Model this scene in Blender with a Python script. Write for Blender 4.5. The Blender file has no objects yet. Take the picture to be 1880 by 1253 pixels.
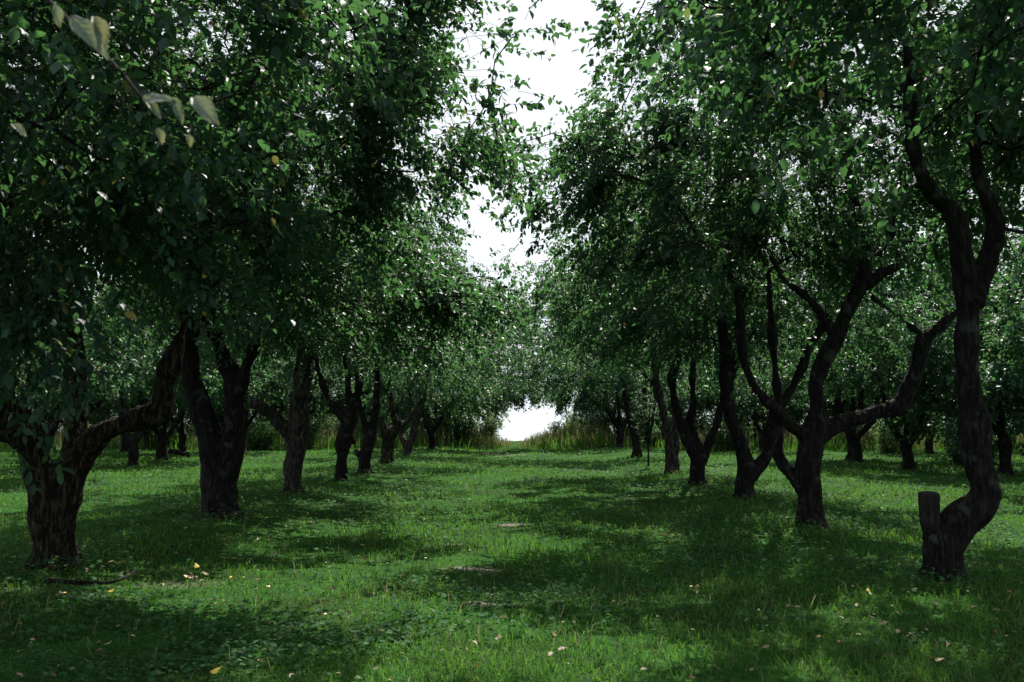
import bpy, math, random
import numpy as np
from mathutils import Vector, Matrix, noise
R = math.radians
rng = np.random.default_rng(11)
random.seed(11)
sc = bpy.context.scene
col = sc.collection

# ------------------------------------------------------------------ camera, world, sun, exposure
F = 1828.0                       # focal length in pixels of the 1880 px wide photograph
CAMH = 1.6
PITCH, YAW = 4.36, 1.0           # up, left (the rows run along +Y)
cam_d = bpy.data.cameras.new('camera')
cam = bpy.data.objects.new('camera', cam_d); col.objects.link(cam)
cam.location = (0, 0, CAMH)
cam.rotation_euler = (R(90 + PITCH), 0, R(YAW))
cam_d.sensor_width = 36; cam_d.lens = F / 1880 * 36
cam_d.clip_start = 0.1; cam_d.clip_end = 20000
cam_d.dof.use_dof = True; cam_d.dof.focus_distance = 15; cam_d.dof.aperture_fstop = 5.0
sc.camera = cam

SUN_EL, SUN_AZ = 52.0, 16.0      # azimuth clockwise from +Y (towards +X): ahead, a little to the right
w = bpy.data.worlds.new('World'); sc.world = w; w.use_nodes = True
nt = w.node_tree; nt.nodes.clear()
out = nt.nodes.new('ShaderNodeOutputWorld'); bg = nt.nodes.new('ShaderNodeBackground')
sky = nt.nodes.new('ShaderNodeTexSky'); sky.sky_type = 'NISHITA'; sky.sun_disc = False
sky.sun_elevation = R(SUN_EL); sky.sun_rotation = R(SUN_AZ)
sky.air_density = 1.0; sky.dust_density = 2.5; sky.ozone_density = 1.0
tc = nt.nodes.new('ShaderNodeTexCoord')
mp = nt.nodes.new('ShaderNodeMapping'); mp.inputs['Scale'].default_value = (1, 1, 2.6)
ns = nt.nodes.new('ShaderNodeTexNoise'); ns.inputs['Scale'].default_value = 1.6; ns.inputs['Detail'].default_value = 6
cr = nt.nodes.new('ShaderNodeValToRGB')
cr.color_ramp.elements[0].position = 0.30; cr.color_ramp.elements[1].position = 0.55
cr.color_ramp.elements[0].color = (.45, .45, .45, 1)
mx = nt.nodes.new('ShaderNodeMix'); mx.data_type = 'RGBA'
mx.inputs['B'].default_value = (8.4, 9.0, 9.6, 1)      # bright thin cloud
nt.links.new(tc.outputs['Generated'], mp.inputs[0]); nt.links.new(mp.outputs[0], ns.inputs[0])
nt.links.new(ns.outputs[0], cr.inputs[0]); nt.links.new(cr.outputs[0], mx.inputs['Factor'])
nt.links.new(sky.outputs[0], mx.inputs['A']); nt.links.new(mx.outputs['Result'], bg.inputs[0])
bg.inputs[1].default_value = 0.05
nt.links.new(bg.outputs[0], out.inputs[0])

sd = bpy.data.lights.new('sun', 'SUN'); sd.energy = 5.0; sd.angle = R(0.53); sd.color = (1.0, .95, .86)
so = bpy.data.objects.new('sun', sd); col.objects.link(so)
sdir = Vector((math.sin(R(SUN_AZ)) * math.cos(R(SUN_EL)), math.cos(R(SUN_AZ)) * math.cos(R(SUN_EL)), math.sin(R(SUN_EL))))
so.rotation_euler = (-sdir).to_track_quat('-Z', 'Y').to_euler()
so.location = sdir * 60
sc.view_settings.view_transform = 'Standard'; sc.view_settings.look = 'None'
sc.view_settings.gamma = 1.0; sc.view_settings.use_curve_mapping = False
sc.view_settings.exposure = 1.35
sc.render.engine = 'CYCLES'
sc.cycles.max_bounces = 6; sc.cycles.diffuse_bounces = 3; sc.cycles.transmission_bounces = 4
sc.cycles.glossy_bounces = 2; sc.cycles.transparent_max_bounces = 4
sc.cycles.use_denoising = True

# ------------------------------------------------------------------ pixel <-> world helpers
_M = cam.rotation_euler.to_matrix()
MCAM = np.array(_M)
CAMP = np.array([0, 0, CAMH])
def P(x, y, d):                                  # point seen at pixel (x, y) at depth d along the view axis
    v = MCAM @ np.array([(x - 940) / F, -(y - 626.5) / F, -1.0])
    return CAMP + v * d
def project(p):                                  # world (n,3) -> px, py, depth
    q = (np.asarray(p) - CAMP) @ MCAM
    d = -q[..., 2]
    dd = np.where(np.abs(d) < 1e-6, 1e-6, d)
    return 940 + q[..., 0] / dd * F, 626.5 - q[..., 1] / dd * F, d
def sstep(a, b, t):
    t = np.clip((t - a) / (b - a), 0, 1); return t * t * (3 - 2 * t)
def vnoise(x, y):
    return (np.sin(x * .61 + 1.3 * np.sin(y * .37 + .5)) * np.cos(y * .53 + 1.1 * np.sin(x * .29)) * .5
            + np.sin(x * 1.7 + y * .9 + 2.1 * np.sin(y * .8)) * .25 + np.sin(y * 2.3 - x * 1.3 + 1.7 * np.sin(x * 1.1)) * .15
            + np.sin(x * 4.1 + 1.9 * np.sin(y * 3.3)) * np.sin(y * 3.7 + x) * .10)
def terrain(x, y):
    x = np.asarray(x, float); y = np.asarray(y, float)
    z = .05 * vnoise(x, y) + .02 * vnoise(x * 3.1 + 7, y * 3.1)
    z = z + .14 * np.exp(-((x + 5.1) / 1.5) ** 2) + .15 * np.exp(-((x - 4.15) / 1.4) ** 2) + .05 * np.exp(-((x - .2) / 1.3) ** 2)
    z = z - .06
    z = z - 7.5 * sstep(68, 92, y)
    return z
def ground_at(x, y):                             # pixel of a foot on the ground -> world point
    v = MCAM @ np.array([(x - 940) / F, -(y - 626.5) / F, -1.0])
    t = -CAMH / v[2]
    for _ in range(25):
        p = CAMP + v * t
        t = t + (float(terrain(p[0], p[1])) - p[2]) / v[2] * .8
    return CAMP + v * t

# ------------------------------------------------------------------ mesh helpers
def mesh_np(name, V, T, mat, attrs=None, smooth=False):
    me = bpy.data.meshes.new(name)
    V = np.ascontiguousarray(V, np.float32); T = np.ascontiguousarray(T, np.int32)
    k = T.shape[1]
    me.vertices.add(len(V)); me.vertices.foreach_set('co', V.ravel())
    me.loops.add(T.size); me.loops.foreach_set('vertex_index', T.ravel())
    me.polygons.add(len(T)); me.polygons.foreach_set('loop_start', np.arange(0, T.size, k, dtype=np.int32))
    me.polygons.foreach_set('loop_total', np.full(len(T), k, np.int32))
    if smooth: me.polygons.foreach_set('use_smooth', np.ones(len(T), bool))
    me.update(calc_edges=True)
    for a, arr in (attrs or {}).items():
        at = me.attributes.new(a, 'FLOAT', 'POINT'); at.data.foreach_set('value', np.ascontiguousarray(arr, np.float32))
    if mat: me.materials.append(mat)
    return me
def link(name, me, parent=None, kind=None):
    o = bpy.data.objects.new(name, me); col.objects.link(o)
    if parent is not None: o.parent = parent
    if kind: o['kind'] = kind
    return o
def tag(o, label=None, cat=None, group=None):
    if label: o['label'] = label
    if cat: o['category'] = cat
    if group: o['group'] = group
    return o
def empty(name, loc):
    o = bpy.data.objects.new(name, None); o.empty_display_size = .3; col.objects.link(o)
    o.location = loc; return o
def norm(v):
    return v / np.maximum(np.linalg.norm(v, axis=-1, keepdims=True), 1e-9)

def merge(parts):
    Vs, Ts, n = [], [], 0
    for v, t in parts:
        Vs.append(v); Ts.append(t + n); n += len(v)
    return np.concatenate(Vs), np.concatenate(Ts)
def tube(pts, rad, sides, caps=True):
    pts = np.asarray(pts, float); rad = np.asarray(rad, float); n = len(pts)
    tan = np.gradient(pts, axis=0); tan = norm(tan)
    ref = np.array([.3, .9, .1]) if abs(tan[0][2]) > .9 else np.array([0, 0, 1.])
    rings = []
    u = norm(np.cross(tan[0], ref))
    a = np.arange(sides) / sides * 2 * math.pi
    for i in range(n):
        u = u - tan[i] * np.dot(u, tan[i]); u = norm(u)
        v = np.cross(tan[i], u)
        rings.append(pts[i] + rad[i] * (np.cos(a)[:, None] * u + np.sin(a)[:, None] * v))
    V = np.concatenate(rings)
    T = []
    for i in range(n - 1):
        for j in range(sides):
            p, q = i * sides + j, i * sides + (j + 1) % sides
            T.append((p, q, q + sides)); T.append((p, q + sides, p + sides))
    if caps:
        V = np.concatenate([V, pts[:1], pts[-1:]]); c0, c1 = len(V) - 2, len(V) - 1
        for j in range(sides):
            T.append((c0, (j + 1) % sides, j)); b = (n - 1) * sides
            T.append((c1, b + j, b + (j + 1) % sides))
    return V, np.array(T)
def catmull(pts, step):
    pts = np.asarray(pts, float)
    e = np.vstack([2 * pts[0] - pts[1], pts, 2 * pts[-1] - pts[-2]])
    outp = []
    for i in range(1, len(e) - 2):
        p0, p1, p2, p3 = e[i - 1], e[i], e[i + 1], e[i + 2]
        m = max(2, int(np.linalg.norm((p2 - p1)[:3]) / step))
        for t in np.arange(m) / m:
            outp.append(.5 * (2 * p1 + (p2 - p0) * t + (2 * p0 - 5 * p1 + 4 * p2 - p3) * t ** 2 + (3 * p1 - p0 - 3 * p2 + p3) * t ** 3))
    outp.append(e[-2])
    return np.array(outp)

# ------------------------------------------------------------------ materials
def newmat(name):
    m = bpy.data.materials.new(name); m.use_nodes = True; t = m.node_tree; t.nodes.clear()
    return m, t, t.nodes, t.links
def ramp(N, stops):
    c = N.new('ShaderNodeValToRGB'); e = c.color_ramp.elements
    e[0].position, e[0].color = stops[0][0], (*stops[0][1], 1)
    e[1].position, e[1].color = stops[-1][0], (*stops[-1][1], 1)
    for p, q in stops[1:-1]:
        x = e.new(p); x.color = (*q, 1)
    return c
def leaf_material(name, stops, under=(.04, .065, .05), trans=(.10, .26, .06), tmix=.33, rough=.52, spec=.27, scale=9):
    m, t, N, L = newmat(name)
    o = N.new('ShaderNodeOutputMaterial')
    at = N.new('ShaderNodeAttribute'); at.attribute_name = 'var'
    c = ramp(N, stops); L.new(at.outputs['Fac'], c.inputs[0])
    tcn = N.new('ShaderNodeTexCoord'); n1 = N.new('ShaderNodeTexNoise'); n1.inputs['Scale'].default_value = scale
    n1.inputs['Detail'].default_value = 2
    L.new(tcn.outputs['Object'], n1.inputs[0])
    mr = N.new('ShaderNodeMapRange'); mr.inputs[1].default_value = .3; mr.inputs[2].default_value = .7
    mr.inputs[3].default_value = .7; mr.inputs[4].default_value = 1.3; L.new(n1.outputs[0], mr.inputs[0])
    mu = N.new('ShaderNodeMix'); mu.data_type = 'RGBA'; mu.blend_type = 'MULTIPLY'; mu.inputs['Factor'].default_value = 1
    L.new(c.outputs[0], mu.inputs['A']); L.new(mr.outputs[0], mu.inputs['B'])
    ge = N.new('ShaderNodeNewGeometry')
    mb = N.new('ShaderNodeMix'); mb.data_type = 'RGBA'; L.new(ge.outputs['Backfacing'], mb.inputs['Factor'])
    ub = N.new('ShaderNodeMix'); ub.data_type = 'RGBA'; ub.inputs['Factor'].default_value = .55
    L.new(mu.outputs['Result'], ub.inputs['A']); ub.inputs['B'].default_value = (*under, 1)
    L.new(mu.outputs['Result'], mb.inputs['A']); L.new(ub.outputs['Result'], mb.inputs['B'])
    pb = N.new('ShaderNodeBsdfPrincipled'); L.new(mb.outputs['Result'], pb.inputs['Base Color'])
    pb.inputs['Roughness'].default_value = rough; pb.inputs['Specular IOR Level'].default_value = spec
    tr = N.new('ShaderNodeBsdfTranslucent')
    tm = N.new('ShaderNodeMix'); tm.data_type = 'RGBA'; tm.inputs['Factor'].default_value = .7
    L.new(mu.outputs['Result'], tm.inputs['A']); tm.inputs['B'].default_value = (*trans, 1)
    L.new(tm.outputs['Result'], tr.inputs[0])
    ms = N.new('ShaderNodeMixShader'); ms.inputs[0].default_value = tmix
    L.new(pb.outputs[0], ms.inputs[1]); L.new(tr.outputs[0], ms.inputs[2]); L.new(ms.outputs[0], o.inputs[0])
    return m
LEAF_STOPS = [(0, (.004, .019, .015)), (.35, (.008, .033, .023)), (.7, (.020, .060, .029)), (.93, (.052, .105, .032)), (.955, (.30, .26, .04)), (1, (.34, .22, .05))]
M_leaf = leaf_material('apple_leaf', LEAF_STOPS)
M_pale = leaf_material('pale_leaf', [(0, (.05, .095, .07)), (.6, (.09, .14, .10)), (1, (.20, .16, .04))], under=(.13, .15, .13), trans=(.2, .22, .08), tmix=.3, rough=.6, scale=30)
M_grass = leaf_material('grass_blade', [(0, (.009, .046, .012)), (.5, (.031, .096, .021)), (.85, (.084, .155, .034)), (.93, (.10, .13, .045)), (1, (.20, .18, .09))],
                        under=(.05, .10, .03), trans=(.12, .30, .025), tmix=.33, rough=.75, spec=.05, scale=2)
M_weed = leaf_material('clover_leaf', [(0, (.011, .045, .020)), (.6, (.028, .085, .030)), (.9, (.06, .130, .040)), (1, (.12, .13, .055))],
                       under=(.06, .10, .06), trans=(.10, .22, .04), tmix=.28, rough=.75, spec=.07, scale=4)
M_dry = leaf_material('dry_grass', [(0, (.025, .085, .025)), (.55, (.055, .13, .04)), (.8, (.15, .18, .08)), (1, (.30, .27, .17))],
                      under=(.2, .17, .1), trans=(.3, .26, .12), tmix=.3, rough=.7, spec=.2, scale=1)
M_bush = leaf_material('pale_bush_leaf', [(0, (.025, .07, .025)), (.6, (.06, .13, .04)), (1, (.13, .18, .07))], under=(.09, .13, .08), trans=(.2, .34, .08), tmix=.4, rough=.6, spec=.2)
M_fallen = leaf_material('fallen_leaf', [(0, (.10, .06, .035)), (.4, (.20, .145, .07)), (.7, (.32, .26, .18)), (1, (.50, .37, .05))],
                         under=(.4, .34, .22), trans=(.4, .3, .08), tmix=.1, rough=.6, scale=40)

def bark_material(name, dark, mid, light, lichen_highlight):
    m, t, N, L = newmat(name)
    o = N.new('ShaderNodeOutputMaterial'); pb = N.new('ShaderNodeBsdfPrincipled'); pb.inputs['Roughness'].default_value = .9
    pb.inputs['Specular IOR Level'].default_value = .06
    tcn = N.new('ShaderNodeTexCoord')
    mp = N.new('ShaderNodeMapping'); mp.inputs['Scale'].default_value = (1, 1, .22); L.new(tcn.outputs['Object'], mp.inputs[0])
    n1 = N.new('ShaderNodeTexNoise'); n1.inputs['Scale'].default_value = 26; n1.inputs['Detail'].default_value = 7; n1.inputs['Roughness'].default_value = .65
    L.new(mp.outputs[0], n1.inputs[0])
    v = N.new('ShaderNodeTexVoronoi'); v.feature = 'DISTANCE_TO_EDGE'; v.inputs['Scale'].default_value = 22
    L.new(mp.outputs[0], v.inputs[0])
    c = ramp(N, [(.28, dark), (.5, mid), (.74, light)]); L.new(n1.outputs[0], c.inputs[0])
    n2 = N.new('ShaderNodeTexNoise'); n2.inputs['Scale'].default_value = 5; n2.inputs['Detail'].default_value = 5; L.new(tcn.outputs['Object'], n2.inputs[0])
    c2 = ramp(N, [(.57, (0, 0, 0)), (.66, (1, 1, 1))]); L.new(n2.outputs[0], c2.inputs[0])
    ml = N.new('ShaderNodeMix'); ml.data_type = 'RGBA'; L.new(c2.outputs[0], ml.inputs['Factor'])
    L.new(c.outputs[0], ml.inputs['A']); ml.inputs['B'].default_value = (*lichen_highlight, 1)  # pale lichen-like patches that also paint dim highlights onto the dark bark
    L.new(ml.outputs['Result'], pb.inputs['Base Color'])
    vr = N.new('ShaderNodeMath'); vr.operation = 'MINIMUM'; vr.inputs[1].default_value = .12; L.new(v.outputs['Distance'], vr.inputs[0])
    ad = N.new('ShaderNodeMath'); ad.operation = 'MULTIPLY_ADD'; ad.inputs[1].default_value = 5.0
    L.new(vr.outputs[0], ad.inputs[0]); L.new(n1.outputs[0], ad.inputs[2])
    bp = N.new('ShaderNodeBump'); bp.inputs['Strength'].default_value = .9; bp.inputs['Distance'].default_value = .02
    L.new(ad.outputs[0], bp.inputs['Height']); L.new(bp.outputs[0], pb.inputs['Normal']); L.new(pb.outputs[0], o.inputs[0])
    return m
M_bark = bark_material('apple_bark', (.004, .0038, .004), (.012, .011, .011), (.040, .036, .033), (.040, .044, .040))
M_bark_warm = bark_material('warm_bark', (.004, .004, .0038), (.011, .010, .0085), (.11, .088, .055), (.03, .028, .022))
M_bark_pale = bark_material('pale_bark', (.006, .006, .006), (.022, .020, .019), (.13, .115, .105), (.055, .05, .045))
M_cut = bark_material('cut_wood', (.008, .008, .007), (.022, .020, .019), (.06, .055, .05), (.035, .034, .03))

# ground
m, t, N, L = newmat('ground_turf'); M_ground = m
o = N.new('ShaderNodeOutputMaterial'); pb = N.new('ShaderNodeBsdfPrincipled'); pb.inputs['Roughness'].default_value = .95
pb.inputs['Specular IOR Level'].default_value = .02
tcn = N.new('ShaderNodeTexCoord')
n1 = N.new('ShaderNodeTexNoise'); n1.inputs['Scale'].default_value = .8; n1.inputs['Detail'].default_value = 8; L.new(tcn.outputs['Object'], n1.inputs[0])
n2 = N.new('ShaderNodeTexNoise'); n2.inputs['Scale'].default_value = 30; n2.inputs['Detail'].default_value = 6; L.new(tcn.outputs['Object'], n2.inputs[0])
c1 = ramp(N, [(.3, (.018, .036, .010)), (.55, (.019, .060, .012)), (.75, (.028, .086, .016))]); L.new(n1.outputs[0], c1.inputs[0])
c2 = ramp(N, [(.35, (.5, .5, .5)), (.65, (1.35, 1.35, 1.35))]); L.new(n2.outputs[0], c2.inputs[0])
mu = N.new('ShaderNodeMix'); mu.data_type = 'RGBA'; mu.blend_type = 'MULTIPLY'; mu.inputs['Factor'].default_value = 1
L.new(c1.outputs[0], mu.inputs['A']); L.new(c2.outputs[0], mu.inputs['B'])
at = N.new('ShaderNodeAttribute'); at.attribute_name = 'soil'
ms = N.new('ShaderNodeMix'); ms.data_type = 'RGBA'; L.new(at.outputs['Fac'], ms.inputs['Factor']); L.new(mu.outputs['Result'], ms.inputs['A'])
c3 = ramp(N, [(.3, (.05, .043, .034)), (.7, (.20, .18, .15))]); L.new(n2.outputs[0], c3.inputs[0]); L.new(c3.outputs[0], ms.inputs['B'])
L.new(ms.outputs['Result'], pb.inputs['Base Color'])
bp = N.new('ShaderNodeBump'); bp.inputs['Strength'].default_value = .6; bp.inputs['Distance'].default_value = .03
L.new(n2.outputs[0], bp.inputs['Height']); L.new(bp.outputs[0], pb.inputs['Normal']); L.new(pb.outputs[0], o.inputs[0])

m, t, N, L = newmat('river_water'); M_water = m
o = N.new('ShaderNodeOutputMaterial'); pb = N.new('ShaderNodeBsdfPrincipled'); pb.inputs['Roughness'].default_value = .12
pb.inputs['Base Color'].default_value = (.42, .47, .50, 1); pb.inputs['IOR'].default_value = 1.33  # silvery glare of the water painted into its pale base colour
tcn = N.new('ShaderNodeTexCoord'); n1 = N.new('ShaderNodeTexNoise'); n1.inputs['Scale'].default_value = .6; n1.inputs['Detail'].default_value = 3
L.new(tcn.outputs['Object'], n1.inputs[0]); bp = N.new('ShaderNodeBump'); bp.inputs['Strength'].default_value = .05
L.new(n1.outputs[0], bp.inputs['Height']); L.new(bp.outputs[0], pb.inputs['Normal']); L.new(pb.outputs[0], o.inputs[0])

# ------------------------------------------------------------------ ground and water
SOIL = [(ground_at(868, 1046), .42, .16), (ground_at(940, 963), .28, .2), (ground_at(905, 833), 1.3, .9), (ground_at(930, 836), .8, .9),
        (ground_at(900, 1110), .30, .12), (ground_at(830, 1000), .2, .1), (ground_at(100, 1085), .9, .25), (ground_at(330, 1072), .5, .2)]
def soil(x, y):
    s = np.zeros(np.shape(x))
    for i, (c, a, b) in enumerate(SOIL):
        q = np.sqrt(((x - c[0]) / a) ** 2 + ((y - c[1]) / b) ** 2) + .6 * vnoise(x * 7, y * 7 + i) + .3 * vnoise(x * 23, y * 19)
        s = np.maximum(s, (1 - sstep(.55, 1.15, q)) * (.35 if i > 5 else .95))
    return s
xs = np.unique(np.concatenate([-np.geomspace(14, 900, 34), np.arange(-14, 14, .12), np.geomspace(14, 900, 34)]))
ys = np.unique(np.concatenate([-np.geomspace(2, 300, 22) + 4, np.arange(2, 26, .12), np.geomspace(26, 95, 90), np.geomspace(95.5, 110, 4)]))
X, Y = np.meshgrid(xs, ys); Z = terrain(X, Y)
V = np.stack([X.ravel(), Y.ravel(), Z.ravel()], 1)
nx, ny = len(xs), len(ys)
idx = (np.arange(ny - 1)[:, None] * nx + np.arange(nx - 1)[None]).ravel()
T = np.stack([idx, idx + 1, idx + nx + 1, idx + nx], 1)
g = link('ground', mesh_np('ground', V, T, M_ground, {'soil': soil(V[:, 0], V[:, 1])}, True), kind='structure')
wv = np.array([(-9000, 84, -5.2), (9000, 84, -5.2), (9000, 14000, -5.2), (-9000, 14000, -5.2)])
link('water', mesh_np('water', wv, np.array([[0, 1, 2, 3]]), M_water), kind='structure')

# ------------------------------------------------------------------ leaves
T8 = (np.array([(0, 0, 0), (.34, 0, -.02), (.68, 0, -.07), (1, 0, -.17),
                (.16, .19, .05), (.50, .30, .06), (.80, .17, -.03), (.16, -.19, .05), (.50, -.30, .06), (.80, -.17, -.03)]),
      np.array([(0, 1, 4), (1, 5, 4), (1, 2, 5), (2, 6, 5), (2, 3, 6), (0, 7, 1), (1, 7, 8), (1, 8, 2), (2, 8, 9), (2, 9, 3)]))
T4 = (np.array([(0, 0, 0), (1, 0, -.12), (.30, .28, .06), (.72, .23, .0), (.30, -.28, .06), (.72, -.23, .0)]),
      np.array([(0, 1, 3), (0, 3, 2), (0, 5, 1), (0, 4, 5)]))
T2 = (np.array([(0, 0, 0), (1, 0, -.08), (.48, .34, .06), (.48, -.34, .06)]), np.array([(0, 1, 2), (0, 3, 1)]))
def leaf_frames(D, Nn):
    D = norm(D); Nn = norm(Nn - D * np.sum(Nn * D, 1, keepdims=True)); B = np.cross(Nn, D)
    return D, B, Nn
def leaves_mesh(pos, D, B, Nn, size, var, tmpl):
    tv, tf = tmpl
    V = pos[:, None, :] + size[:, None, None] * (tv[None, :, 0:1] * D[:, None] + tv[None, :, 1:2] * B[:, None] + tv[None, :, 2:3] * Nn[:, None])
    n, k = len(pos), len(tv)
    T = (tf[None] + (np.arange(n) * k)[:, None, None]).reshape(-1, 3)
    return V.reshape(-1, 3), T, np.repeat(var, k)
def sprigs(S, D, Ln, m, size, g):
    """m leaves along each twig; returns frames of all leaves and the twig end points."""
    n = len(S)
    t = (np.arange(m) + .6) / m
    down = np.array([0, 0, -1.])
    pos = S[:, None] + D[:, None] * (Ln[:, None] * t)[:, :, None] + down * (.28 * Ln[:, None] * t ** 2)[:, :, None]
    ref = norm(g.normal(size=(n, 3))); U = norm(np.cross(D, ref)); W = np.cross(D, U)
    ph = (np.arange(m) * 2.4)[None] + g.uniform(0, 6.28, n)[:, None]
    perp = np.cos(ph)[..., None] * U[:, None] + np.sin(ph)[..., None] * W[:, None]
    ld = D[:, None] * .45 + perp * .85 + down * .42 + g.normal(size=(n, m, 3)) * .22
    nn = np.array([0, 0, 1.]) * .75 + perp * .35 + g.normal(size=(n, m, 3)) * .45 + np.array([0, 0, .2])
    # clumps of leaves share a tendency of colour
    v = np.clip(g.normal(.40, .13, n)[:, None] + g.normal(0, .14, (n, m)), .0, .93)
    yl = g.random((n, m)) < .012; v[yl] = g.uniform(.955, 1, yl.sum())
    sz = size * g.uniform(.5, 1.3, (n, m)) * g.uniform(.85, 1.15, n)[:, None]
    a = lambda q: q.reshape(-1, 3)
    Dd, Bb, Nn = leaf_frames(a(ld), a(nn))
    return a(pos), Dd, Bb, Nn, sz.ravel(), v.ravel()

# ------------------------------------------------------------------ tree builder
def grow(seeds, srad, att, g):
    """connect attractors to the limbs: list of edges (parent, child) and pipe-model radii"""
    nodes = [np.array(s) for s in seeds]; plen = [0.] * len(nodes); parent = [-1] * len(nodes)
    A = att.copy(); best = np.full(len(A), 1e9); bj = np.zeros(len(A), int)
    for j, p in enumerate(nodes):
        c = np.linalg.norm(A - p, axis=1); u = c < best; best[u] = c[u]; bj[u] = j
    left = np.ones(len(A), bool)
    for _ in range(len(A)):
        i = int(np.argmin(np.where(left, best, 1e9))); left[i] = False; j = bj[i]
        nodes.append(A[i]); parent.append(j)
        pl = plen[j] + np.linalg.norm(A[i] - nodes[j]); plen.append(pl)
        c = np.linalg.norm(A - A[i], axis=1) + .22 * pl; u = c < best; best[u] = c[u]; bj[u] = len(nodes) - 1
    r = np.full(len(nodes), .0065); acc = np.zeros(len(nodes))
    for i in range(len(nodes) - 1, len(seeds) - 1, -1):
        r[i] = max(.0065, acc[i] ** (1 / 2.35)); acc[parent[i]] += r[i] ** 2.35
    for i, s in enumerate(srad): r[i] = s
    return nodes, parent, r

def voxel_trunk(parts, base, voxel, mat, amp, seed, name='trunk'):
    V, T = merge(parts)
    me = mesh_np('tmp', V - base, T, mat)
    o = bpy.data.objects.new('tmp', me); col.objects.link(o)
    md = o.modifiers.new('r', 'REMESH'); md.mode = 'VOXEL'; md.voxel_size = voxel; md.use_smooth_shade = True
    s = o.modifiers.new('s', 'SMOOTH'); s.factor = .5; s.iterations = 3
    dg = bpy.context.evaluated_depsgraph_get()
    ev = o.evaluated_get(dg); m2 = bpy.data.meshes.new_from_object(ev, depsgraph=dg)
    bpy.data.objects.remove(o); bpy.data.meshes.remove(me); m2.name = name
    n = len(m2.vertices); co = np.empty(n * 3, np.float32); m2.vertices.foreach_get('co', co); co = co.reshape(-1, 3)
    no = np.empty(n * 3, np.float32); m2.vertices.foreach_get('normal', no); no = no.reshape(-1, 3)
    d = np.empty(n); k = Vector((seed * 3.1, seed * 1.7, 0))
    for i in range(n):
        x, y, z = co[i]
        d[i] = (noise.noise(Vector((x * 5, y * 5, z * 3.2)) + k) * 1.3 + noise.noise(Vector((x * 2.2, y * 2.2, z * 2.6)) + k) * 1.6
                + (.5 - abs(noise.noise(Vector((x * 17, y * 17, z * 4)) + k)) * 2) * .42
                + noise.noise(Vector((x * 30, y * 30, z * 12)) + k) * .18)
    co = co + no * (d * amp)[:, None]
    m2.vertices.foreach_set('co', co.astype(np.float32).ravel())
    m2.polygons.foreach_set('use_smooth', np.ones(len(m2.polygons), bool))
    m2.materials.clear(); m2.materials.append(mat)
    m2.update()
    return m2

LEAFV = []
for k in range(7):
    var = [.15, .28, .4, .5, .62, .78, .97][k]
    tv = T8[0].copy(); tv[:, 1] *= (.85 + .07 * (k % 4)); tv[:, 2] *= (.4 + .45 * (k % 3))
    LEAFV.append(mesh_np('leaf', tv, T8[1], M_leaf, {'var': np.full(len(tv), var)}, True))

def leaf_parts(root, base, pos, D, B, Nn, size, var, count, names='leaf'):
    for i in range(min(count, len(pos))):
        k = 6 if var[i] > .94 else int(np.clip(var[i] * 7.2, 0, 5))
        o = bpy.data.objects.new(names, LEAFV[k]); col.objects.link(o); o.parent = root
        M = Matrix(((D[i][0], B[i][0], Nn[i][0], 0), (D[i][1], B[i][1], Nn[i][1], 0), (D[i][2], B[i][2], Nn[i][2], 0), (0, 0, 0, 1)))
        o.matrix_local = Matrix.Translation(Vector(pos[i] - base)) @ M @ Matrix.Scale(float(size[i]), 4)

def sample_lobes(lobes, n, g, shell=.55):
    vol = np.array([l[3] * l[4] * l[5] for l in lobes]) ** .8; vol /= vol.sum()
    k = g.choice(len(lobes), n, p=vol)
    d = norm(g.normal(size=(n, 3))); r = shell + (1 - shell) * g.random(n) ** .6
    r = np.where(g.random(n) < .25, g.random(n) * shell, r)
    Lb = np.array(lobes)[k]
    return Lb[:, :3] + d * r[:, None] * Lb[:, 3:6]

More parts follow.
